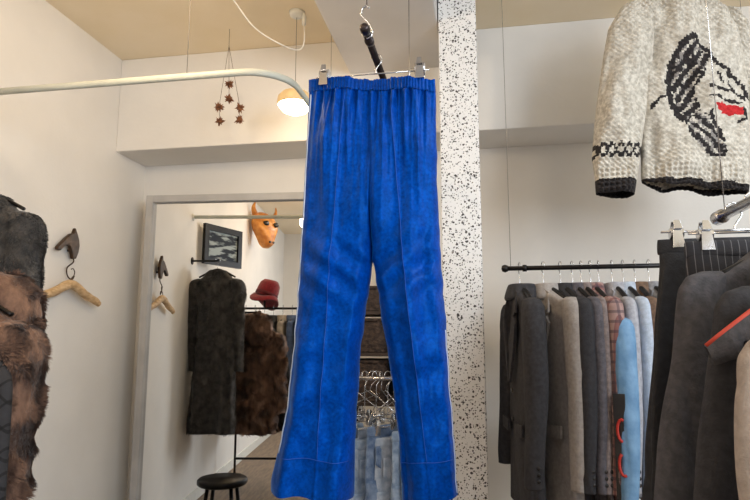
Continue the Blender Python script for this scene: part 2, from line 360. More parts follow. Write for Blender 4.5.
tube('wall_peg',[(.03,.02,-.03),(.0,.02,-.03)],.007,M_bronze,hook)
hz=at(70,290,X=Xl+.04)
wh=thing('wooden_hanger','pale rough branch wood hanger on the bronze wall hook','hanger',(Xl+.045,hz.y,hz.z))
wp=[(0,-.225,-.055),(0,-.2,-.042),(0,-.12,-.018),(0,-.05,.015),(0,0,.028),(0,.05,.015),(0,.12,-.018),(0,.2,-.042),(0,.235,-.058)]
tube('shoulder_bar',wp,.023,M_wood,wh,n=14,sm=6,rf=lambda t:1.05-.35*abs(2*t-1)**2+.12*noise.noise(Vector((t*14,0,3))),flat=(1,.8))
tube('hook',[(0,0,.03),(0,0,.06),(0,.015,.075),(-.003,.022,.095),(-.004,.01,.11),(-.004,-.004,.105)],.0025,M_bronze,wh,sm=5)

# ---------------------------------------------------------------- coats by the left wall
M_dark=mat('dark_shearling',(46,44,43),(84,80,77),rough=.9,scale=22,bump=.7,bscale=160,bdist=.006,sheen=.2)
M_fur=mat('brown_fur',(70,46,36),(142,108,88),rough=.75,scale=26,bump=.8,bscale=120,bdist=.008,sheen=.15,contrast=(.32,.68),stretch=(1,1,.5))
M_quilt=stripes('black_quilted_lining',(46,46,50),(8,8,10),.05,.007,('X','Z'),rot=math.pi/4)
def bracket(y,x,z,label='black metal wall bracket for hanging coats'):
    b_=thing('wall_bracket',label,'bracket',(Xl,y,z))
    tube('arm',[(0,0,0),(x-Xl-.01,0,0),(x-Xl+.004,0,.008)],.008,M_black,b_,sm=4)
    o=lathe('plate',[(.001,0),(.03,0),(.03,.006),(.001,.006)],M_black,b_,n=20); o.rotation_euler=(0,math.pi/2,0)
bracket(1.98,-1.87,1.93); coat_hanger((-1.87,1.98,1.938),6,'dark wooden coat hanger holding the long shearling coat',.3,.08)
jacket('long dark brown shearling coat hanging by the wall','coat',(-1.87,1.98,1.855),6,M_dark,W=.34,L=1.27,T=.17,SL=.66,seed=3,buttons=4,name='shearling_coat',fur=42000,tuft=.015,disp=.004,sr=.052,pocket=True,splay=.0,flat=1.4,sharp=.010,slope=.03,bw=1.02,fold=1.1,curl=1.0,collar_h=0)
bracket(1.66,-1.6,1.53); coat_hanger((-1.6,1.66,1.538),4,'dark coat hanger holding the fur jacket',.3,.1)
fj=jacket('brown hooded fur jacket with black quilted lining','fur jacket',(-1.6,1.66,1.44),4,M_fur,W=.36,L=.90,T=.2,SL=.6,seed=9,buttons=0,name='fur_jacket',fur=76000,tuft=.026,disp=.008,sr=.06,lapel=False,pocket=False,splay=.01,slope=.04,bw=.94,fold=.7,flat=1.2,curl=1.7)
loft('hood',[(0,.09,.08,.03,.03,0),(0,.09,.07,.10,.07,0),(0,.10,.02,.14,.11,0),(0,.10,-.08,.16,.12,0),(0,.07,-.17,.13,.09,0),(0,.06,-.20,.06,.05,0)],M_fur,fj,seed=4,disp=.008,tufts=15000,tuftlen=.026,curl=1.7)
loft('quilted_lining',[(.18,-.08,-.20,.02,.02,0),(.20,-.10,-.26,.045,.022,0),(.21,-.125,-.5,.06,.024,.05),(.215,-.13,-.90,.07,.028,.08)],M_quilt,fj,n=30,m=24)

# rack behind with clothes (seen in the mirror)
YK=.95
rk=thing('clothes_rack','black metal clothes rack with a hat post','clothes rack',(0,YK,0))
multitube('frame',[[(-1.95,0,1.6),(-1.22,0,1.6)],[(-1.92,0,.03),(-1.92,0,1.6)],[(-1.25,0,.03),(-1.25,0,1.63)],[(-1.68,0,1.6),(-1.68,0,1.71)],[(-1.92,-.22,.015),(-1.92,.16,.015)],[(-1.25,-.22,.015),(-1.25,.16,.015)],[(-1.92,0,.2),(-1.25,0,.2)]],.011,M_black,rk,n=10)
rcols=[(60,50,44),(92,98,112),(126,104,80),(40,42,46),(150,140,128),(70,86,116),(86,70,56)]
rn=['brown','blue','tan','charcoal','beige','navy','umber']
for i,c in enumerate(rcols):
    x=-1.86+i*.09
    coat_hanger((x,YK,1.612),90,'black hanger on the metal rack',.3,.1,group='hangers on the metal rack')
    jacket('%s wool coat hanging on the metal rack'%rn[i],'coat',(x,YK,1.515),90,
        mat('rack_wool_'+rn[i],c,tuple(int(k_*1.2) for k_ in c),scale=40,bump=.4),W=.3,L=1.05,T=.065,SL=.55,seed=20+i,name='overcoat',group='coats on the metal rack',sr=.038,flat=.8,buttons=0,lapel=False,splay=0)
M_red=mat('red_felt',(112,14,26),(144,24,36),rough=.95,scale=60,bump=.8,sheen=.3,bscale=200,bdist=.006)
hat=thing('felt_hat','deep red felt hat with soft brim tilted on the rack post','hat',(-1.68,YK,1.69)); hat.scale=(1.08,1.08,1.3); hat.rotation_euler=(math.radians(10),math.radians(18),0)
lathe('crown',[(.088,.02),(.098,.03),(.1,.07),(.092,.115),(.066,.145),(.03,.15),(.001,.143)],M_red,hat,wob=.06)
lathe('brim',[(.001,.022),(.085,.024),(.115,.01),(.135,-.018),(.133,-.026),(.112,.003),(.083,.016),(.001,.016)],M_red,hat,wob=.2)
lathe('hat_band',[(.093,.024),(.1025,.027),(.1035,.048),(.095,.05)],mat('dark_red_ribbon',(84,12,20),None,bump=0),hat)

# framed picture propped out from the wall, carved wooden mask
pc=thing('framed_picture','black framed abstract print in muted colours angled off the wall','picture',(Xl+.14,1.62,2.10),26)
def frm(par,w,h,t,d,mt):
    V=[];Fc=[]
    for (y0,y1,z0,z1) in ((-w/2,-w/2+t,-h/2,h/2),(w/2-t,w/2,-h/2,h/2),(-w/2+t,w/2-t,h/2-t,h/2),(-w/2+t,w/2-t,-h/2,-h/2+t)): addbx(V,Fc,0,d,y0,y1,z0,z1)
    mesh_obj('picture_frame',V,Fc,mt,par,smooth=False)
frm(pc,.48,.34,.05,.03,M_black)
M_print=mat('abstract_print',(34,44,58),(170,184,190),scale=6,bump=0,contrast=(.46,.56),stretch=(1,1,5))
mesh_obj('print',[(.012,-.21,-.14),(.012,.21,-.14),(.012,.21,.14),(.012,-.21,.14)],[(0,1,2,3)],M_print,pc,smooth=False)
tube('bracket',[(0,0,.14),(-.14,.06,.14)],.006,M_black,pc)
mk=thing('wooden_mask','carved golden wooden animal mask with ears on the wall','mask',(Xl+.08,-.2,2.6),30); mk.scale=(1.3,1.4,1.2)
M_gold=mat('golden_wood',(176,104,36),(224,156,76),rough=.4,scale=14,bump=.3)
loft('face',[(.05,0,.15,.02,.05,0),(.06,0,.12,.045,.1,0),(.07,0,.05,.07,.14,0),(.08,0,-.02,.08,.13,0),(.09,0,-.1,.075,.08,0),(.10,0,-.17,.06,.055,0),(.09,0,-.2,.02,.03,0)],M_gold,mk,seed=2)
for s in (-1,1): 
    tube('ear',[(.06,s*.09,.09),(.07,s*.14,.17),(.08,s*.13,.23)],.036,M_gold,mk,sm=4,rf=lambda t:1-.85*t,flat=(.5,1))
    tube('eye',[(.12,s*.06,.03),(.162,s*.06,.03)],.024,M_btn,mk)
    tube('nostril',[(.14,s*.02,-.15),(.168,s*.02,-.15)],.011,M_btn,mk)
tube('wall_peg',[(.05,0,.05),(-.06,0,.05)],.01,M_black,mk)

# stool
st=thing('round_stool','low black round stool beside the mirror','stool',(-1.53,2.93,0))
lathe('seat',[(.001,.42),(.14,.42),(.152,.43),(.152,.45),(.142,.46),(.001,.462)],M_black,st)
for k_ in range(4):
    a_=math.pi/4+k_*math.pi/2; tube('leg',[(.1*math.cos(a_),.1*math.sin(a_),.42),(.16*math.cos(a_),.16*math.sin(a_),0.0)],.012,M_black,st)
tube('foot_ring',[(.135*math.cos(i*math.pi/12),.135*math.sin(i*math.pi/12),.18) for i in range(25)],.007,M_black,st)

# ---------------------------------------------------------------- velour trousers
YP=1.5
def ip(v,tab): return float(np.interp(v,[t[0] for t in tab],[t[1] for t in tab]))
Lo=[(80,309),(98,309),(120,308),(160,306),(200,304),(250,301),(300,298),(350,294),(400,289),(430,284),(455,279),(484,273)]
Ro=[(80,435),(98,436),(130,436),(200,438),(260,441),(300,444),(350,448),(400,451),(440,454),(470,456),(494,458)]
Li=[(262,372.5),(275,371),(300,367),(330,363),(360,359.5),(400,357),(440,355),(498,353)]
Ri=[(262,373),(275,376),(300,379.5),(330,384),(360,389),(400,395),(440,400),(499,403)]
CR=262
pants=thing('velour_trousers','bright blue velour track trousers with white side piping','trousers',at(373,82,YP))
org=pants.location.copy()
nc=90
def soft(x): return .5+.5*math.cos(x)
def prow(v,side,q,fb):
    b_=min(1,max(0,(v-165)/(CR-165))); b_=b_*b_*(3-2*b_)
    sd=side*b_**3
    if v<=CR: uL,uM,uR=ip(v,Lo),372.7,ip(v,Ro); a0,a1=(uL,uM) if side==0 else (uM,uR)
    else: a0,a1=(ip(v,Lo),ip(v,Li)) if side==0 else (ip(v,Ri),ip(v,Ro))
    wob=(1.6*noise.noise(Vector((v*.03,side*3,0)))+1.0*noise.noise(Vector((v*.08,side*5,2))))*min(1,max(0,(v-100)/40))
    if v<=CR: u=a0+(a1-a0)*q+wob*.6*(-(1-q) if side==0 else q)
    else: u=a0+(a1-a0)*q+wob*(2*q-1)
    tot=(q/2 if side==0 else .5+q/2)
    p1=max(0,1-abs(2*tot-1)**2.6)**.5; p2=max(0,1-abs(2*q-1)**2.4)**.5
    T=.012+.045*min(1,(v-80)/70); T2=.056+.012*(v-250)/250
    d=(1-b_)*p1*T+b_*p2*T2
    vv=v
    if v<100: vv+=(.5*math.sin(tot*54)+.3*math.sin(tot*91+1))*(100-v)/20
    k_=max(0,(v-380)/114)
    if side==0: vv+=k_*(-10*(1-q)+3)+k_*1.2*math.sin(q*11)
    else: vv+=k_*(4-5*q)+k_*1.2*math.sin(q*9+1)
    edge=min(1,min(q,1-q)*8) if v>CR else min(1,min(tot,1-tot)*10)
    f=.0018*(1 if v<95 else max(0,1-(v-95)/10))*math.sin(tot*250+2*math.sin(tot*23))
    if v>92:
        ga=math.exp(-((v-96)/55))
        f+=ga*.012*(soft(tot*72+1.4*math.sin(v*.02)+.4)**2-.35)+ga*.008*(soft(tot*118+1.1+.02*v)**2-.35)
    lg=min(1,max(0,(v-105)/110))
    f+=lg*(.015*(soft(tot*19+.8+.008*v+sd)**2-.4)+.006*(soft(tot*33-.010*v+2.2*sd+1)**2-.3))
    f+=.022*noise.noise(Vector((u*.028+fb*9,v*.010,sd*.5)))+.009*noise.noise(Vector((u*.05+fb*9,v*.022,4)))+.002*noise.noise(Vector((u*.13+fb*9,v*.08,8)))
    f+=.007*math.exp(-((v-272)/30)**2)*math.sin((v+abs(u-373)*.8)*.2)
    f+=.004*math.exp(-((v-375)/50)**2)*math.sin((v+(u-373)*.35)*.14)
    if fb<0:
        us=ip(v,[(98,348),(250,337),(480,321)]) if side==0 else ip(v,[(98,392),(250,405),(490,433)])
        f+=.003*math.exp(-((u-us)/1.2)**2)*(1 if v>98 else 0)
        if v<CR and v>98: f-=.0018*math.exp(-((u-372.7)/1.4)**2)
    y=fb*(d+f*edge)
    if d<.004: y=fb*d
    return at(u,vv,YP)+Vector((0,y,0))-org
def pants_sheet(name,v0,v1,rows,mt,sides=(0,1),grow=0.0):
    V=[];Fc=[]
    vs=np.linspace(v0,v1,rows)
    for side in sides:
        for fb in (-1,1):
            o=len(V)
            for v in vs:
                for j in range(nc+1):
                    q=j/nc
                    if v>150: w_=min(1,(v-150)/60); q=(1-.5*w_)*q+.5*w_*(.5-.5*math.cos(math.pi*q))
                    P=prow(v,side,q,fb)
                    if grow: P.y+=fb*grow
                    V.append(P)
            for i in range(rows-1):
                for j in range(nc):
                    a_=o+i*(nc+1)+j; f=(a_,a_+nc+1,a_+nc+2,a_+1); Fc.append(f if fb<0 else f[::-1])
    ob=mesh_obj(name,V,Fc,mt,pants)
    bm=bmesh.new(); bm.from_mesh(ob.data); bmesh.ops.remove_doubles(bm,verts=bm.verts,dist=.0003)
    bm.to_mesh(ob.data); bm.free()
    return ob
def velour(name,c1,c2,sc):
    m=mat(name,c1,c2,rough=.42,scale=sc,bump=.3,bscale=130,bdist=.002,sheen=.9,detail=8,contrast=(.3,.7))
    nt=m.node_tree; N=nt.nodes; L=nt.links; b=N['Principled BSDF']
    b.inputs['Sheen Tint'].default_value=(.02,.32,1,1); b.inputs['Sheen Roughness'].default_value=.28; b.inputs['Specular IOR Level'].default_value=.4; b.inputs['Specular Tint'].default_value=(.04,.32,1,1)
    tc=N.new('ShaderNodeTexCoord'); n3=N.new('ShaderNodeTexNoise'); n3.inputs['Scale'].default_value=36; n3.inputs['Detail'].default_value=8; n3.inputs['Distortion'].default_value=.5; L.new(tc.outputs['Object'],n3.inputs['Vector'])
    mr_=N.new('ShaderNodeMapRange'); mr_.inputs['From Min'].default_value=.35; mr_.inputs['From Max'].default_value=.65; mr_.inputs['To Min'].default_value=.76; mr_.inputs['To Max'].default_value=1.1; L.new(n3.outputs['Fac'],mr_.inputs['Value'])
    src=b.inputs['Base Color'].links[0].from_socket; vm=N.new('ShaderNodeVectorMath'); vm.operation='SCALE'; L.new(src,vm.inputs[0]); L.new(mr_.outputs[0],vm.inputs['Scale']); L.new(vm.outputs[0],b.inputs['Base Color'])
    return m
M_vel=velour('blue_velour',(0,52,136),(0,72,174),130)
M_vel2=velour('blue_velour_band',(0,48,126),(0,66,162),140)
M_pipe=mat('white_piping',(196,206,222),None,rough=.7,bump=0)
M_seam=mat('pale_blue_seam',(6,70,164),None,rough=.7,bump=0)
pants_sheet('legs',92,494,220,M_vel)
pants_sheet('waistband',80,93,14,M_vel2,grow=.003)
for s in (0,1): pants_sheet('hem_cuff',457,495,20,M_vel2,sides=(s,),grow=.0024)
def qof(u,v,side):
    if v<=CR: a0,a1=(ip(v,Lo),372.7) if side==0 else (372.7,ip(v,Ro))
    else: a0,a1=(ip(v,Lo),ip(v,Li)) if side==0 else (ip(v,Ri),ip(v,Ro))
    return (u-a0)/(a1-a0)
for side,tab in ((0,[(98,348),(250,337),(480,321)]),(1,[(98,392),(250,405),(490,433)])):
    tube('leg_seam',[prow(v,side,qof(ip(v,tab),v,side),-1)+Vector((0,-.0002,0)) for v in np.linspace(98,456,110)],.0008,M_seam,pants,n=5)
    tube('hem_stitch',[prow(457,side,q,-1)+Vector((0,-.003,0)) for q in np.linspace(.04,.96,30)],.0009,M_seam,pants,n=5)
lp_=[prow(v,0,.045,-1)+Vector((0,-.0015,0)) for v in np.linspace(96,455,90)]
tube('piping',lp_,.0017,M_pipe,pants,n=6)
rp_=[prow(v,1,.985,-1)+Vector((.001,0,0)) for v in np.linspace(330,492,50)]
tube('piping',rp_,.0013,M_pipe,pants,n=6)
# rail overhead + clip hanger
pr0=at(376,59,YP); zt=pr0.z; xr=pr0.x
r=thing('clothes_rail','dark steel clothes rail hung below the ceiling beam','clothes rail',(xr,0,zt))
yn=1.345
tube('rail',[(0,yn,0),(0,2.599,0)],.0095,M_darkrail,r,n=16)
tube('end_cap',[(0,yn-.018,0),(0,yn-.014,0),(0,yn-.004,0),(0,yn,0),(0,yn+.012,0)],.0125,M_darkrail,r,n=18,rf=lambda t:[.5,.9,1,1,1][int(round(t*4))])
tube('collar_ring',[(0,yn+.05,0),(0,yn+.065,0)],.012,M_darkrail,r,n=18)
zc=bl.z-.01-zt
tube('suspension_hook',[(0,yn+.02,-.012),(.012,yn+.02,-.004),(.013,yn+.02,.012),(.004,yn+.02,.03),(-.004,yn+.02,.04),(-.014,yn+.02,.052),(-.012,yn+.02,.068),(.0,yn+.02,.075),(.006,yn+.02,.068)],.0026,M_chrome,r,sm=6)
tube('suspension_wire',[(0,yn+.02,.073),(0,yn+.02,zc)],.002,M_chrome,r)
tube('suspension_wire',[(0,2.3,.0),(0,2.3,zc)],.0022,M_chrome,r)
zb=at(373,74,YP).z
hg=thing('clip_hanger','chrome wire trouser hanger with two clips','hanger',(xr,YP,zt))
dz=zb-zt
tube('hook',[(0,0,dz),(0,0,dz*.75),(.006,0,-.02),(.0145,0,-.01)]+[(.0145*math.cos(math.radians(a_)),0,.0145*math.sin(math.radians(a_))) for a_ in range(0,200,25)],.0016,M_chrome,hg,sm=4)
cl=at(325,74,YP).x-xr; crx=at(420,72,YP).x-xr
tube('bar',[(cl-.025,0,dz),(crx+.025,0,dz)],.002,M_chrome,hg)
for x in (cl,crx): clipgeo(hg,x,dz+.003,.95,gap=.019)

# ---------------------------------------------------------------- shelf and jeans behind the trousers
M_wick=mat('dark_wicker',(44,33,28),(84,66,54),rough=.8,scale=50,bump=.8,bscale=90,bdist=.01)
sx0,sx1=-.62,-.2
sh=thing('shelf_unit','black metal shelf unit with dark slatted shelves','shelf',(0,0,0))
yA,yB=2.72,3.05
tubes('post',[[(x,y,0),(x,y,1.58)] for x in (sx0,sx1) for y in (yA,yB)],.01,M_black,sh)
for z in (1.24,1.43,1.02,.35):
    V=[];Fc=[]
    for i in range(7):
        y=yA+i*.05; addbx(V,Fc,sx0,sx1,y,y+.035,z-.015,z)
    for x in (sx0+.01,sx1-.03): addbx(V,Fc,x,x+.02,yA,yA+.335,z-.022,z-.012)
    mesh_obj('slatted_shelf',V,Fc,mat('dark_wood',(46,34,28),(66,50,40),rough=.6,scale=12,bump=.2,stretch=(1,8,8)),sh,smooth=False)
def basket(x0,x1,z0,h):
    b_=thing('wicker_basket','dark brown woven basket on the slatted shelf','basket',((x0+x1)/2,(yA+yB)/2,z0),group='baskets on the shelf')
    w=(x1-x0)/2; d=.14; V=[];Fc=[]; n=64; m=18
    for i in range(m):
        z=h*i/(m-1)
        for j in range(n):
            th=2*math.pi*j/n; c,s=math.cos(th),math.sin(th); g=.0035*(1 if (i+j//2)%2 else -1)
            V.append(((w*.94+g+.06*w*i/m)*abs(c)**.4*(1 if c>0 else -1),(d+g)*abs(s)**.4*(1 if s>0 else -1),z))
    for i in range(m-1):
        for j in range(n): a_=i*n+j;c_=i*n+(j+1)%n; Fc.append((a_,c_,c_+n,a_+n))
    Fc.append(tuple(range(n))[::-1]); Fc.append(tuple(range(len(V)-n,len(V))))
    mesh_obj('woven_body',V,Fc,M_wick,b_)
    tube('rim',[V[len(V)-n+j%n] for j in range(n+1)],.008,M_wick,b_,n=8)
for z,h in ((1.02,.18),(1.24,.15),(1.43,.11)):
    basket(sx0+.015,-.425,z,h); basket(-.405,sx1-.015,z,h)
jr=thing('clothes_rail','short chrome clothes rail fixed under the shelf','clothes rail',(0,0,0))
YJ=2.52
zj=1.14
tube('rail',[(sx0-.02,YJ,zj),(sx1+.02,YJ,zj)],.008,M_chrome,jr)
for x in (sx0+.04,sx1-.04): tube('bracket',[(x,YJ,zj),(x,yA-.012,zj),(x,yA-.012,1.22)],.006,M_chrome,jr)
M_den=[mat('light_denim',(118,142,174),(172,190,212),rough=.9,scale=30,bump=.4,bscale=300),mat('mid_denim',(84,108,144),(136,156,186),rough=.9,scale=30,bump=.4,bscale=300),mat('pale_denim',(146,162,184),(192,202,216),rough=.9,scale=30,bump=.4,bscale=300)]
for i,x in enumerate(np.linspace(sx0+.04,sx1-.04,8)):
    rzj=[50,44,56,40,52,38,54,48][i]; dp=[.16,.19,.17,.21,.155,.2,.17,.18][i]
    coat_hanger((x,YJ,zj+.01),rzj,'thin wire clip hanger holding folded jeans',.24,dp,group='clip hangers under the shelf',clip=True,name='clip_hanger')
    jn=thing('jeans',['pale blue washed denim jeans clipped at the waist','faded mid blue denim jeans clipped at the waist','light blue denim jeans clipped at the waist'][i%3],'jeans',(x,YJ,zj-dp-.035),rzj,'jeans under the shelf')
    dm=M_den[i%3]
    loft('seat',[(0,0,0,.11,.012,0),(0,0,-.04,.115,.016,.03),(0,0,-.2,.12,.02,.06),(0,0,-.24,.118,.018,.04)],dm,jn,seed=i+40,m=24,disp=.004,sharp=.006)
    for s in (-1,1): loft('leg',[(s*.058,0,-.2,.06,.018,0),(s*.061,0,-.3,.058,.022,.05),(s*.064,0,-.55,.054,.022,.1),(s*.066,0,-.72,.052,.02,.1)],dm,jn,seed=i+50+s,m=24,n=30,disp=.004)
    loft('waistband',[(0,0,.004,.108,.014,0),(0,0,.003,.114,.018,0),(0,0,-.034,.119,.02,0),(0,0,-.036,.11,.014,0)],dm,jn,m=8,seed=i+40)
    plate('pocket',[(.015,-.07),(.09,-.07),(.09,-.14),(.052,-.165),(.015,-.14)],.004,dm,jn,M=Matrix.Translation((0,-.024,0)))
    plate('pocket',[(-.09,-.07),(-.015,-.07),(-.015,-.14),(-.052,-.165),(-.09,-.14)],.004,dm,jn,M=Matrix.Translation((0,-.024,0)))
for i,x in enumerate((-.52,-.485,-.45,-.415,-.385,-.35,-.31)):
    h=thing('wire_hanger','empty bent chrome wire hanger on the short rail','hanger',(x,YJ,zj+.01),[35,72,20,80,48,15,60][i],'empty wire hangers under the shelf'); h.rotation_euler[1]=[.12,-.15,.2,-.1,.25,-.2,.1][i]
    tube('wire',[p for p in hookcurve(.02,.06)[::-1]]+[(-.16,0,-.15),(-.165,0,-.16),(-.155,0,-.168),(.155,0,-.168),(.165,0,-.16),(.16,0,-.15),(0,0,-.058)],.0018,M_chrome,h,n=6)

# ---------------------------------------------------------------- back right rail with jackets
YJr=2.5; zr2=at(560,267.5,YJr).z; x0=at(507,268,YJr).x; x1=at(668,268,YJr).x+.4
br=thing('clothes_rail','black metal clothes rail hung on thin wires','clothes rail',(0,YJr,zr2))
tube('rail',[(x0,0,0),(x1,0,0)],.0095,M_black,br,n=14)
for x in (x0-.008,x1+.008):
    lathe('finial',[(.001,-.015),(.012,-.012),(.0165,0),(.012,.012),(.001,.015)],M_black,br,n=18).matrix_local=Matrix.Translation((x,0,0))@Matrix.Rotation(math.pi/2,4,'Y')
lathe('collar_ring',[(.0095,-.008),(.014,-.008),(.014,.008),(.0095,.008)],M_black,br,n=18).matrix_local=Matrix.Translation((x0+.07,0,0))@Matrix.Rotation(math.pi/2,4,'Y')
tubes('suspension_wire',[[(x,0,0),(x,0,ZC-zr2)] for x in (x0+.015,x1-.05)],.0011,M_wire,br)
def wool(n_,c,k_=1.25,**kw): return mat(n_,c,tuple(min(255,int(x*k_)) for x in c),scale=70,bump=.4,bscale=220,rough=.92,**kw)
J=[(520,wool('wool_black',(50,49,52)),'charcoal wool blazer at the end of the rail',10,.84,.07,.38,.75),
   (544,wool('wool_taupe',(152,146,142),1.12),'light taupe grey single breasted blazer',24,.88,.065,.42,.72),
   (561,wool('wool_charcoal',(42,41,44)),'black wool blazer on the black rail',13,.9,.05,.42,.62),
   (573,wool('wool_slate',(76,73,78)),'slate grey tweed blazer',12,.82,.045,.41,.5),
   (582,wool('wool_grey_brown',(112,101,99)),'grey brown tweed blazer',9,.78,.04,.40,.45),
   (591,stripes('plaid_check',(150,122,116),(104,36,38),.035,.010,('X','Y','Z'),line2=(66,54,64),mix=.6),'muted brown and red plaid shirt on the black rail',9,.8,.05,.44,.6),
   (613,wool('wool_light_grey',(150,150,156),1.15),'light grey flannel blazer',4,.75,.05,.36,.5),
   (624,wool('pale_chambray',(166,176,190),1.1),'pale chambray blue shirt jacket',6,.75,.05,.36,.5),
   (636,wool('brown_tweed',(96,76,62)),'dark brown herringbone tweed jacket',2,.8,.05,.36,.5),
   (650,wool('grey_melange',(120,120,124)),'grey melange wool jacket',4,.8,.05,.36,.5)]
for i,(u,m_,lab,rz,L_,T_,W_,fl_) in enumerate(J):
    x=at(u,290,YJr).x
    coat_hanger((x,YJr,zr2+.0105),90+rz,'wire hook hanger with dark shoulders',.32,.085,group='hangers on the black rail',hr=.0125+.002)
    jacket(lab,'jacket',(x,YJr,zr2-.085),-90+rz,m_,W=W_,L=L_,T=T_,SL=.58,seed=60+i,name='blazer' if i!=5 else 'plaid_shirt',group='jackets on the black rail',sr=.055,flat=fl_,buttons=2,splay=.03,sharp=.007,power=2.8,slope=.006,disp=.001,fold=.8)
M_blue=mat('sky_blue_nylon',(92,134,172),(118,158,194),rough=.6,scale=20,bump=.4,bscale=60)
xb=at(600,300,YJr).x
coat_hanger((xb,YJr,zr2+.0105),86,'dark long-stemmed hanger holding the sky blue jacket',.38,.17,hr=.0145)
bj=jacket('sky blue nylon sports jacket with red emblem on the sleeve','jacket',(xb,YJr,zr2-.17),-84,M_blue,W=.50,L=.9,T=.055,SL=.62,seed=77,name='sports_jacket',sr=.044,flat=.9,buttons=0,lapel=False,splay=.03,sharp=.01)
M_emb=mat('red_orange_emblem',(170,42,30),None,rough=.6,bump=0)
plate('sleeve_panel',[(-.040,-.30),(.000,-.30),(-.004,-.74),(-.046,-.74)],.006,M_btn,bj,M=Matrix.Translation((.306,-.026,0))@Matrix.Rotation(math.pi/2-.5,4,'Z'),bevel=.002)
for k_,(zz,n0,n1) in enumerate(((-.42,3,13),(-.53,5,14))):
    tube('emblem',[(.311+.008*math.cos(a_*math.pi/8),-.044+.013*math.cos(a_*math.pi/8),zz+.036*math.sin(a_*math.pi/8)) for a_ in range(n0,n1)],.005,M_emb,bj,n=8)

# ---------------------------------------------------------------- sweater
YS=2.5
sw=thing('knitted_sweater','cream chunky knit sweater with black animal motif and red accent','sweater',at(690,60,YS)); so=sw.location.copy()
M_kn=mat('oatmeal_wool',(178,170,156),(222,215,202),rough=.95,scale=60,bump=.6,bscale=160,bdist=.006,sheen=.1)
M_kb=mat('black_wool',(30,26,26),(50,45,45),rough=.95,scale=90,bump=.6,bscale=160,bdist=.006)
M_kr=mat('red_wool',(178,30,36),(206,48,50),rough=.95,scale=90,bump=.6,bscale=160,bdist=.006)
M_kg=mat('grey_wool',(124,118,114),(150,144,138),rough=.95,scale=90,bump=.6,bscale=160,bdist=.006)
def seg(u,v,pts,w):
    for (a_,b_),(c,d) in zip(pts[:-1],pts[1:]):
        dx,dy=c-a_,d-b_; t=max(0,min(1,((u-a_)*dx+(v-b_)*dy)/(dx*dx+dy*dy+1e-9)))
        if math.hypot(u-a_-t*dx,v-b_-t*dy)<w: return True
    return False
def inpoly(u,v,P):
    r_=False;j=len(P)-1
    for i in range(len(P)):
        if (P[i][1]>v)!=(P[j][1]>v) and u<(P[j][0]-P[i][0])*(v-P[i][1])/(P[j][1]-P[i][1])+P[i][0]: r_=not r_
        j=i
    return r_
def knit(part,u,v):
    u=round(u/2.0)*2.0; v=round(v/1.8)*1.8
    if part=='body':
        if v>180+(u-640)*.06 : return 1
        n_=noise.noise(Vector((u*.3,v*.3,2.2)))
        if inpoly(u,v,[(706,110),(718,110),(736,112),(737,120),(722,121),(710,117)]): return 2
        if seg(u,v,[(688,47),(676,53),(667,68),(663,90),(667,110),(676,126)],3.2+n_*2.6): return 1
        if seg(u,v,[(688,47),(699,57),(706,70),(722,80),(738,88),(743,101)],2.2+n_*2.4): return 1
        if inpoly(u,v,[(674,56),(690,50),(702,66),(697,84),(688,96),(694,116),(684,128),(672,114),(666,88),(669,68)]):
            return 1 if math.sin(u*.6+v*.42)+n_*1.8>-.5 else (3 if n_<-.2 else 0)
        if seg(u,v,[(702,94),(716,97),(728,95),(740,103)],1.6+n_): return 1
        if seg(u,v,[(702,104),(716,106),(736,108)],1.3): return 1
        if seg(u,v,[(710,82),(716,90)],1.5) or seg(u,v,[(722,88),(726,93)],1.3): return 1
        if inpoly(u,v,[(678,122),(698,120),(708,132),(717,148),(716,159),(702,160),(688,148)]):
            return 1 if math.sin(u*.5-v*.55)+n_*1.6>-.1 else (3 if n_<0 else 0)
        if seg(u,v,[(678,122),(686,142),(702,158),(717,159)],2.4+n_*2): return 1
        if seg(u,v,[(702,120),(712,136),(718,156)],2.0+n_*2): return 1
        if seg(u,v,[(738,112),(740,124),(732,127)],1.6): return 1
        if seg(u,v,[(648,112),(655,104),(661,103)],1.6): return 1
    elif part=='sleeve':
        if v>183: return 1
        if 146<v<167:
            for s in(-1,1):
                if abs(v-(156+s*5.5*math.sin(u*.38)))<2.3: return 1
    return 0
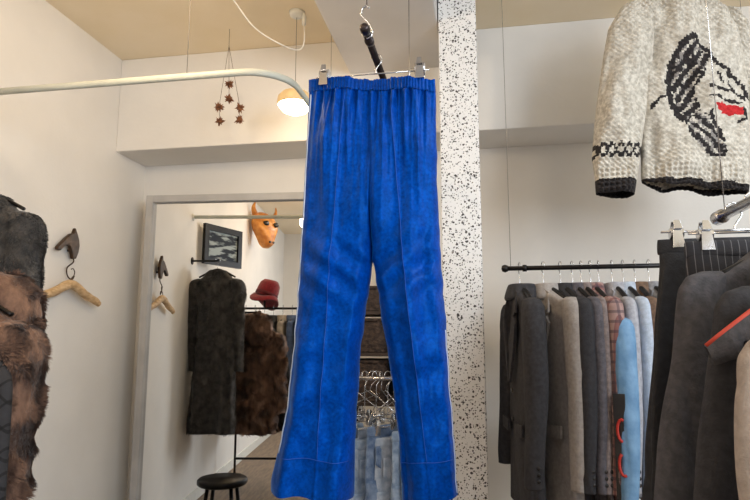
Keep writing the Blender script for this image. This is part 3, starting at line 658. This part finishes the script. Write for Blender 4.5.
def pillow(name,rows,part,mats,parent,org,Y,T,ncol,nrow,power=2.3,knitamp=.006,yoff=0,fold=.036,seed=0):
    A=np.array(rows,float); t=np.linspace(0,len(A)-1,nrow); R=np.stack([np.interp(t,range(len(A)),A[:,j]) for j in range(4)],1)
    for _ in range(3): R[1:-1]=(R[:-2]+2*R[1:-1]+R[2:])/4
    V=[];UV=[];Fc=[];mi=[]
    for fb in (-1,1):
        o=len(V)
        for i in range(nrow):
            end=min(1,min(i,nrow-1-i)/3)**.5 if i>nrow/2 else min(1,(i/6.0))**.5
            for j in range(ncol+1):
                q=.5-.5*math.cos(math.pi*j/ncol); q=.5*q+.5*(j/ncol)
                u=R[i][0]+(R[i][2]-R[i][0])*q; v=R[i][1]+(R[i][3]-R[i][1])*q
                d=T*max(0,1-abs(2*q-1)**power)**.5*max(.12,end if i<nrow/2 else max(.8,end))
                e=min(1,min(q,1-q)*9)
                f=knitamp*math.cos(2*math.pi*u/5.4)*math.cos(2*math.pi*(v/4.6+.25*abs(((u/5.4)%1)-.5)*2))+fold*noise.noise(Vector((u*.03,v*.018,seed+fb)))+fold*.5*noise.noise(Vector((u*.09,v*.05,seed+fb*3)))
                f+=fold*.3*math.sin(u*.11+v*.05+seed)
                if (part=='body' and v>168) or (part=='sleeve' and v>172) or part=='collar': f+=.004*math.cos(2*math.pi*u/5)
                P=at(u,v,Y)-org; P.y+=yoff+fb*(d+f*e)
                if part=='body' and i>nrow*.85: P.z+=.006*math.sin(u*.13)*(i/nrow-.85)/.15
                V.append(P); UV.append((u,v))
        for i in range(nrow-1):
            for j in range(ncol):
                a_=o+i*(ncol+1)+j; f=(a_,a_+ncol+1,a_+ncol+2,a_+1); Fc.append(f if fb<0 else f[::-1])
                uu=(UV[a_][0]+UV[f[2]][0])/2; vv=(UV[a_][1]+UV[f[2]][1])/2
                k_=knit(part,uu,vv)
                if fb>0 and part=='body' and vv<160: k_=0
                mi.append(k_)
    return mesh_obj(name,V,Fc,None,parent,mats=mats,midx=mi)
KM=[M_kn,M_kb,M_kr,M_kg]
pillow('body',[(650,4,704,3),(640,7,718,6),(630,14,728,12),(628,40,740,34),(634,75,747,80),(640,110,749,115),(641,150,749,155),(641,176,749,186),(642,184,748,194)],'body',KM,sw,so,YS,.08,120,200,seed=1)
pillow('sleeve',[(634,6,646,8),(619,12,652,20),(607,32,652,44),(602,60,650,74),(597,95,646,105),(593,130,641,138),(591,160,638,164),(594,180,635,182),(595,195,633,196)],'sleeve',KM,sw,so,YS,.072,52,190,yoff=-.022,seed=4)
pillow('sleeve',[(714,5,724,7),(722,16,738,14),(730,36,752,32),(740,64,768,56),(748,100,782,92),(752,134,790,128),(753,164,794,160),(755,182,794,180),(757,196,793,195)],'sleeve',KM,sw,so,YS,.055,52,160,yoff=.02,seed=7)
pillow('rolled_collar',[(656,-8,700,-8),(648,-5,708,-5),(645,3,711,3),(647,11,709,11),(656,15,700,15)],'collar',KM,sw,so,YS,.092,60,34,seed=8)
swc=at(680,-14,YS)
coat_hanger((swc.x,YS,swc.z+.14),0,'dark wooden hanger inside the cream sweater',.2,.12)
xx=thing('ceiling_wire','thin steel wire with loop holding the sweater hanger','wire',(swc.x,YS,swc.z+.16))
tube('wire',[(0,0,0),(0,0,ZC-swc.z-.16)],.0018,M_wire,xx)

# ---------------------------------------------------------------- near rail on the right
XN=at(742,206,1.5).x; zn=at(742,206,1.5).z
nr=thing('clothes_rail','thick chrome clothes rail with rounded end','clothes rail',(XN,0,zn))
tube('rail',[(0,.35,0),(0,1.62,0)],.013,M_chrome,nr,n=18)
tube('end_cap',[(0,1.615,0),(0,1.62,0),(0,1.64,0),(0,1.65,0)],.018,M_chrome,nr,n=18)
tube('suspension_rod',[(0,.45,0),(0,.45,ZC-zn)],.005,M_chrome,nr)
tube('suspension_rod',[(0,1.60,0),(0,1.60,ZC-zn)],.0012,M_chrome,nr)
M_blk=mat('black_gabardine',(24,24,28),(38,38,43),rough=.7,scale=50,bump=.3,bscale=260)
M_pin=stripes('dark_pinstripe',(40,39,43),(116,114,118),.015,.0016,('X',))
def clipped(label,Yv,uL,vL,mt,L_,name,cat,lean=0,seed=0):
    xl=at(uL,vL,Yv).x; z=at(uL,vL,Yv).z; w=(XN-xl)
    h=thing('clip_hanger','chrome clip hanger holding dark trousers','hanger',(XN,Yv,zn+.001),0)
    dz=z-zn+.018
    tube('hook',[(0,0,dz),(0,0,min(dz+.01,-.04)),(.006,0,-.03),(.017,0,-.014)]+[(.0175*math.cos(math.radians(a_)),0,.0175*math.sin(math.radians(a_))) for a_ in range(0,200,25)],.0022,M_chrome,h,sm=4)
    tube('bar',[(-w+.01,0,dz),(w-.01,0,dz)],.0028,M_chrome,h)
    for x in (-w+.045,w-.045): clipgeo(h,x,dz-.004,1.1,gap=.012)
    g=thing(name,label,cat,(XN,Yv,z),0)
    for s in (-1,1):
        loft('leg',[(s*w*.48,0,-.02,w*.5,.014,0),(s*w*.48,0,-.06,w*.51,.02,.03),(s*w*.49+lean*.2,0,-.2,w*.53,.028,.24),(s*w*.51+lean*.5,0,-.5,w*.53,.032,.46),(s*w*.54+lean,0,-L_,w*.5,.036,.55)],mt,g,n=120,m=60,k=(6,9),seed=seed+s,disp=.002,sharp=.008)
    loft('waistband',[(0,0,.0,w*.99,.013,0),(0,0,0,w*1.0,.018,0),(0,0,-.035,w*1.015,.022,0),(0,0,-.037,w*1.0,.016,0)],mt,g,n=80,m=8,seed=seed,k=(7,11))
    return g
clipped('black gabardine trousers clipped at the waist',1.55,657,240,M_blk,1.0,'dress_trousers','trousers',-.07,1)
clipped('dark grey pinstripe trousers clipped at the waist',1.44,684,242,M_pin,1.0,'pinstripe_trousers','trousers',-.03,2)
M_gr=wool('dark_grey_flannel',(64,62,64),1.25); M_taupe=wool('grey_brown_flannel',(150,138,128),1.12); M_or=mat('orange_lining',(176,54,36),(196,74,50),rough=.6,bump=.1)
for i,(y,zz,m_,lab,rz,W_) in enumerate([(1.28,.13,M_gr,'dark grey flannel jacket on the chrome rail',14,.40),(1.13,.17,wool('washed_black',(40,39,41),1.3),'washed black jacket with orange collar lining',10,.36),(.98,.25,M_taupe,'grey-brown flannel jacket on the chrome rail',6,.41)]):
    coat_hanger((XN,y,zn+.002),rz,'dark wooden hanger on the chrome rail',.32,zz,hr=.019)
    jl=(XN,y,zn-zz+.01)
    jk=jacket(lab,'jacket',jl,rz,m_,W=W_,L=.85,T=.05,SL=.62,seed=80+i,name='jacket',group='jackets on the chrome rail',splay=.10 if i<2 else .02,sr=.05,sharp=.016,flat=.5,power=3.2,slope=.02,disp=.001,fold=1.6)
    if i==1:
        Mi=(Matrix.Translation(jl)@Matrix.Rotation(math.radians(rz),4,'Z')).inverted()
        a0=[Mi@at(u,v,yy) for u,v,yy in ((706,346,1.05),(718,336,1.045),(731,326,1.04),(744,316,1.04),(760,304,1.04),(775,293,1.04))]
        tube('collar_lining',a0,.0036,M_or,jk,flat=(1.0,.5),n=12)
        V=[];q_=smoothpts(a0,4); nq_=len(q_)
        for ii,p in enumerate(q_):
            wd_=.03+.05*ii/nq_; wd_*= (.55 if .40<ii/nq_<.48 else 1)
            V+=[p+Vector((0,-.002,-.003)),p+Vector((.010,-.004,-wd_)),p+Vector((.012,.006,-wd_)),p+Vector((0,.006,0))]
        Fc=[]
        for i_ in range(nq_-1):
            for k_ in range(4): a_=i_*4+k_; c_=i_*4+(k_+1)%4; Fc.append((a_,c_,c_+4,a_+4))
        mesh_obj('folded_collar',V,Fc,M_gr,jk)

# ---------------------------------------------------------------- lights
def area(name,loc,target,sx,sy,e,c):
    l=bpy.data.lights.new(name,'AREA'); l.shape='RECTANGLE'; l.size=sx; l.size_y=sy; l.energy=e; l.color=c
    o=bpy.data.objects.new(name,l); o.location=loc; o.rotation_euler=(Vector(target)-Vector(loc)).to_track_quat('-Z','Y').to_euler(); COL.objects.link(o); return o
area('window_daylight',(2.5,-1.3,1.9),(-.6,2.2,1.4),1.3,1.6,104,(.88,.94,1.0))
area('added_ceiling_fill',(1.6,1.1,ZC-.03),(1.6,1.1,0),1.0,.5,27,(.78,.89,1))  # added unseen fill, cools and brightens the right side; no fixture there
area('added_ceiling_fill',(-1.0,-.6,ZC-.03),(-1.0,-.6,0),.8,.4,17,(1,.88,.74))  # added unseen warm fill behind the camera, not an actual fixture
pl_=bpy.data.lights.new('pendant_bulb','POINT'); pl_.energy=3.4; pl_.color=(1,.70,.40); pl_.shadow_soft_size=.06
o=bpy.data.objects.new('pendant_bulb',pl_); o.location=lp+Vector((0,0,-.12)); COL.objects.link(o)
for (x,y,e) in ((-1.35,.4,10),(-1.1,1.7,12)):  # added point fills without fixtures, for a warmer left ceiling and wall
    s=bpy.data.lights.new('warm_fill_light','POINT'); s.energy=e; s.color=(1,.77,.50); s.shadow_soft_size=.08
    o=bpy.data.objects.new('added_warm_fill',s); o.location=(x,y,ZC-.4); COL.objects.link(o)
w=bpy.data.worlds.new('world'); SC.world=w; w.use_nodes=True
w.node_tree.nodes['Background'].inputs[0].default_value=(.75,.85,1,1); w.node_tree.nodes['Background'].inputs[1].default_value=1.0
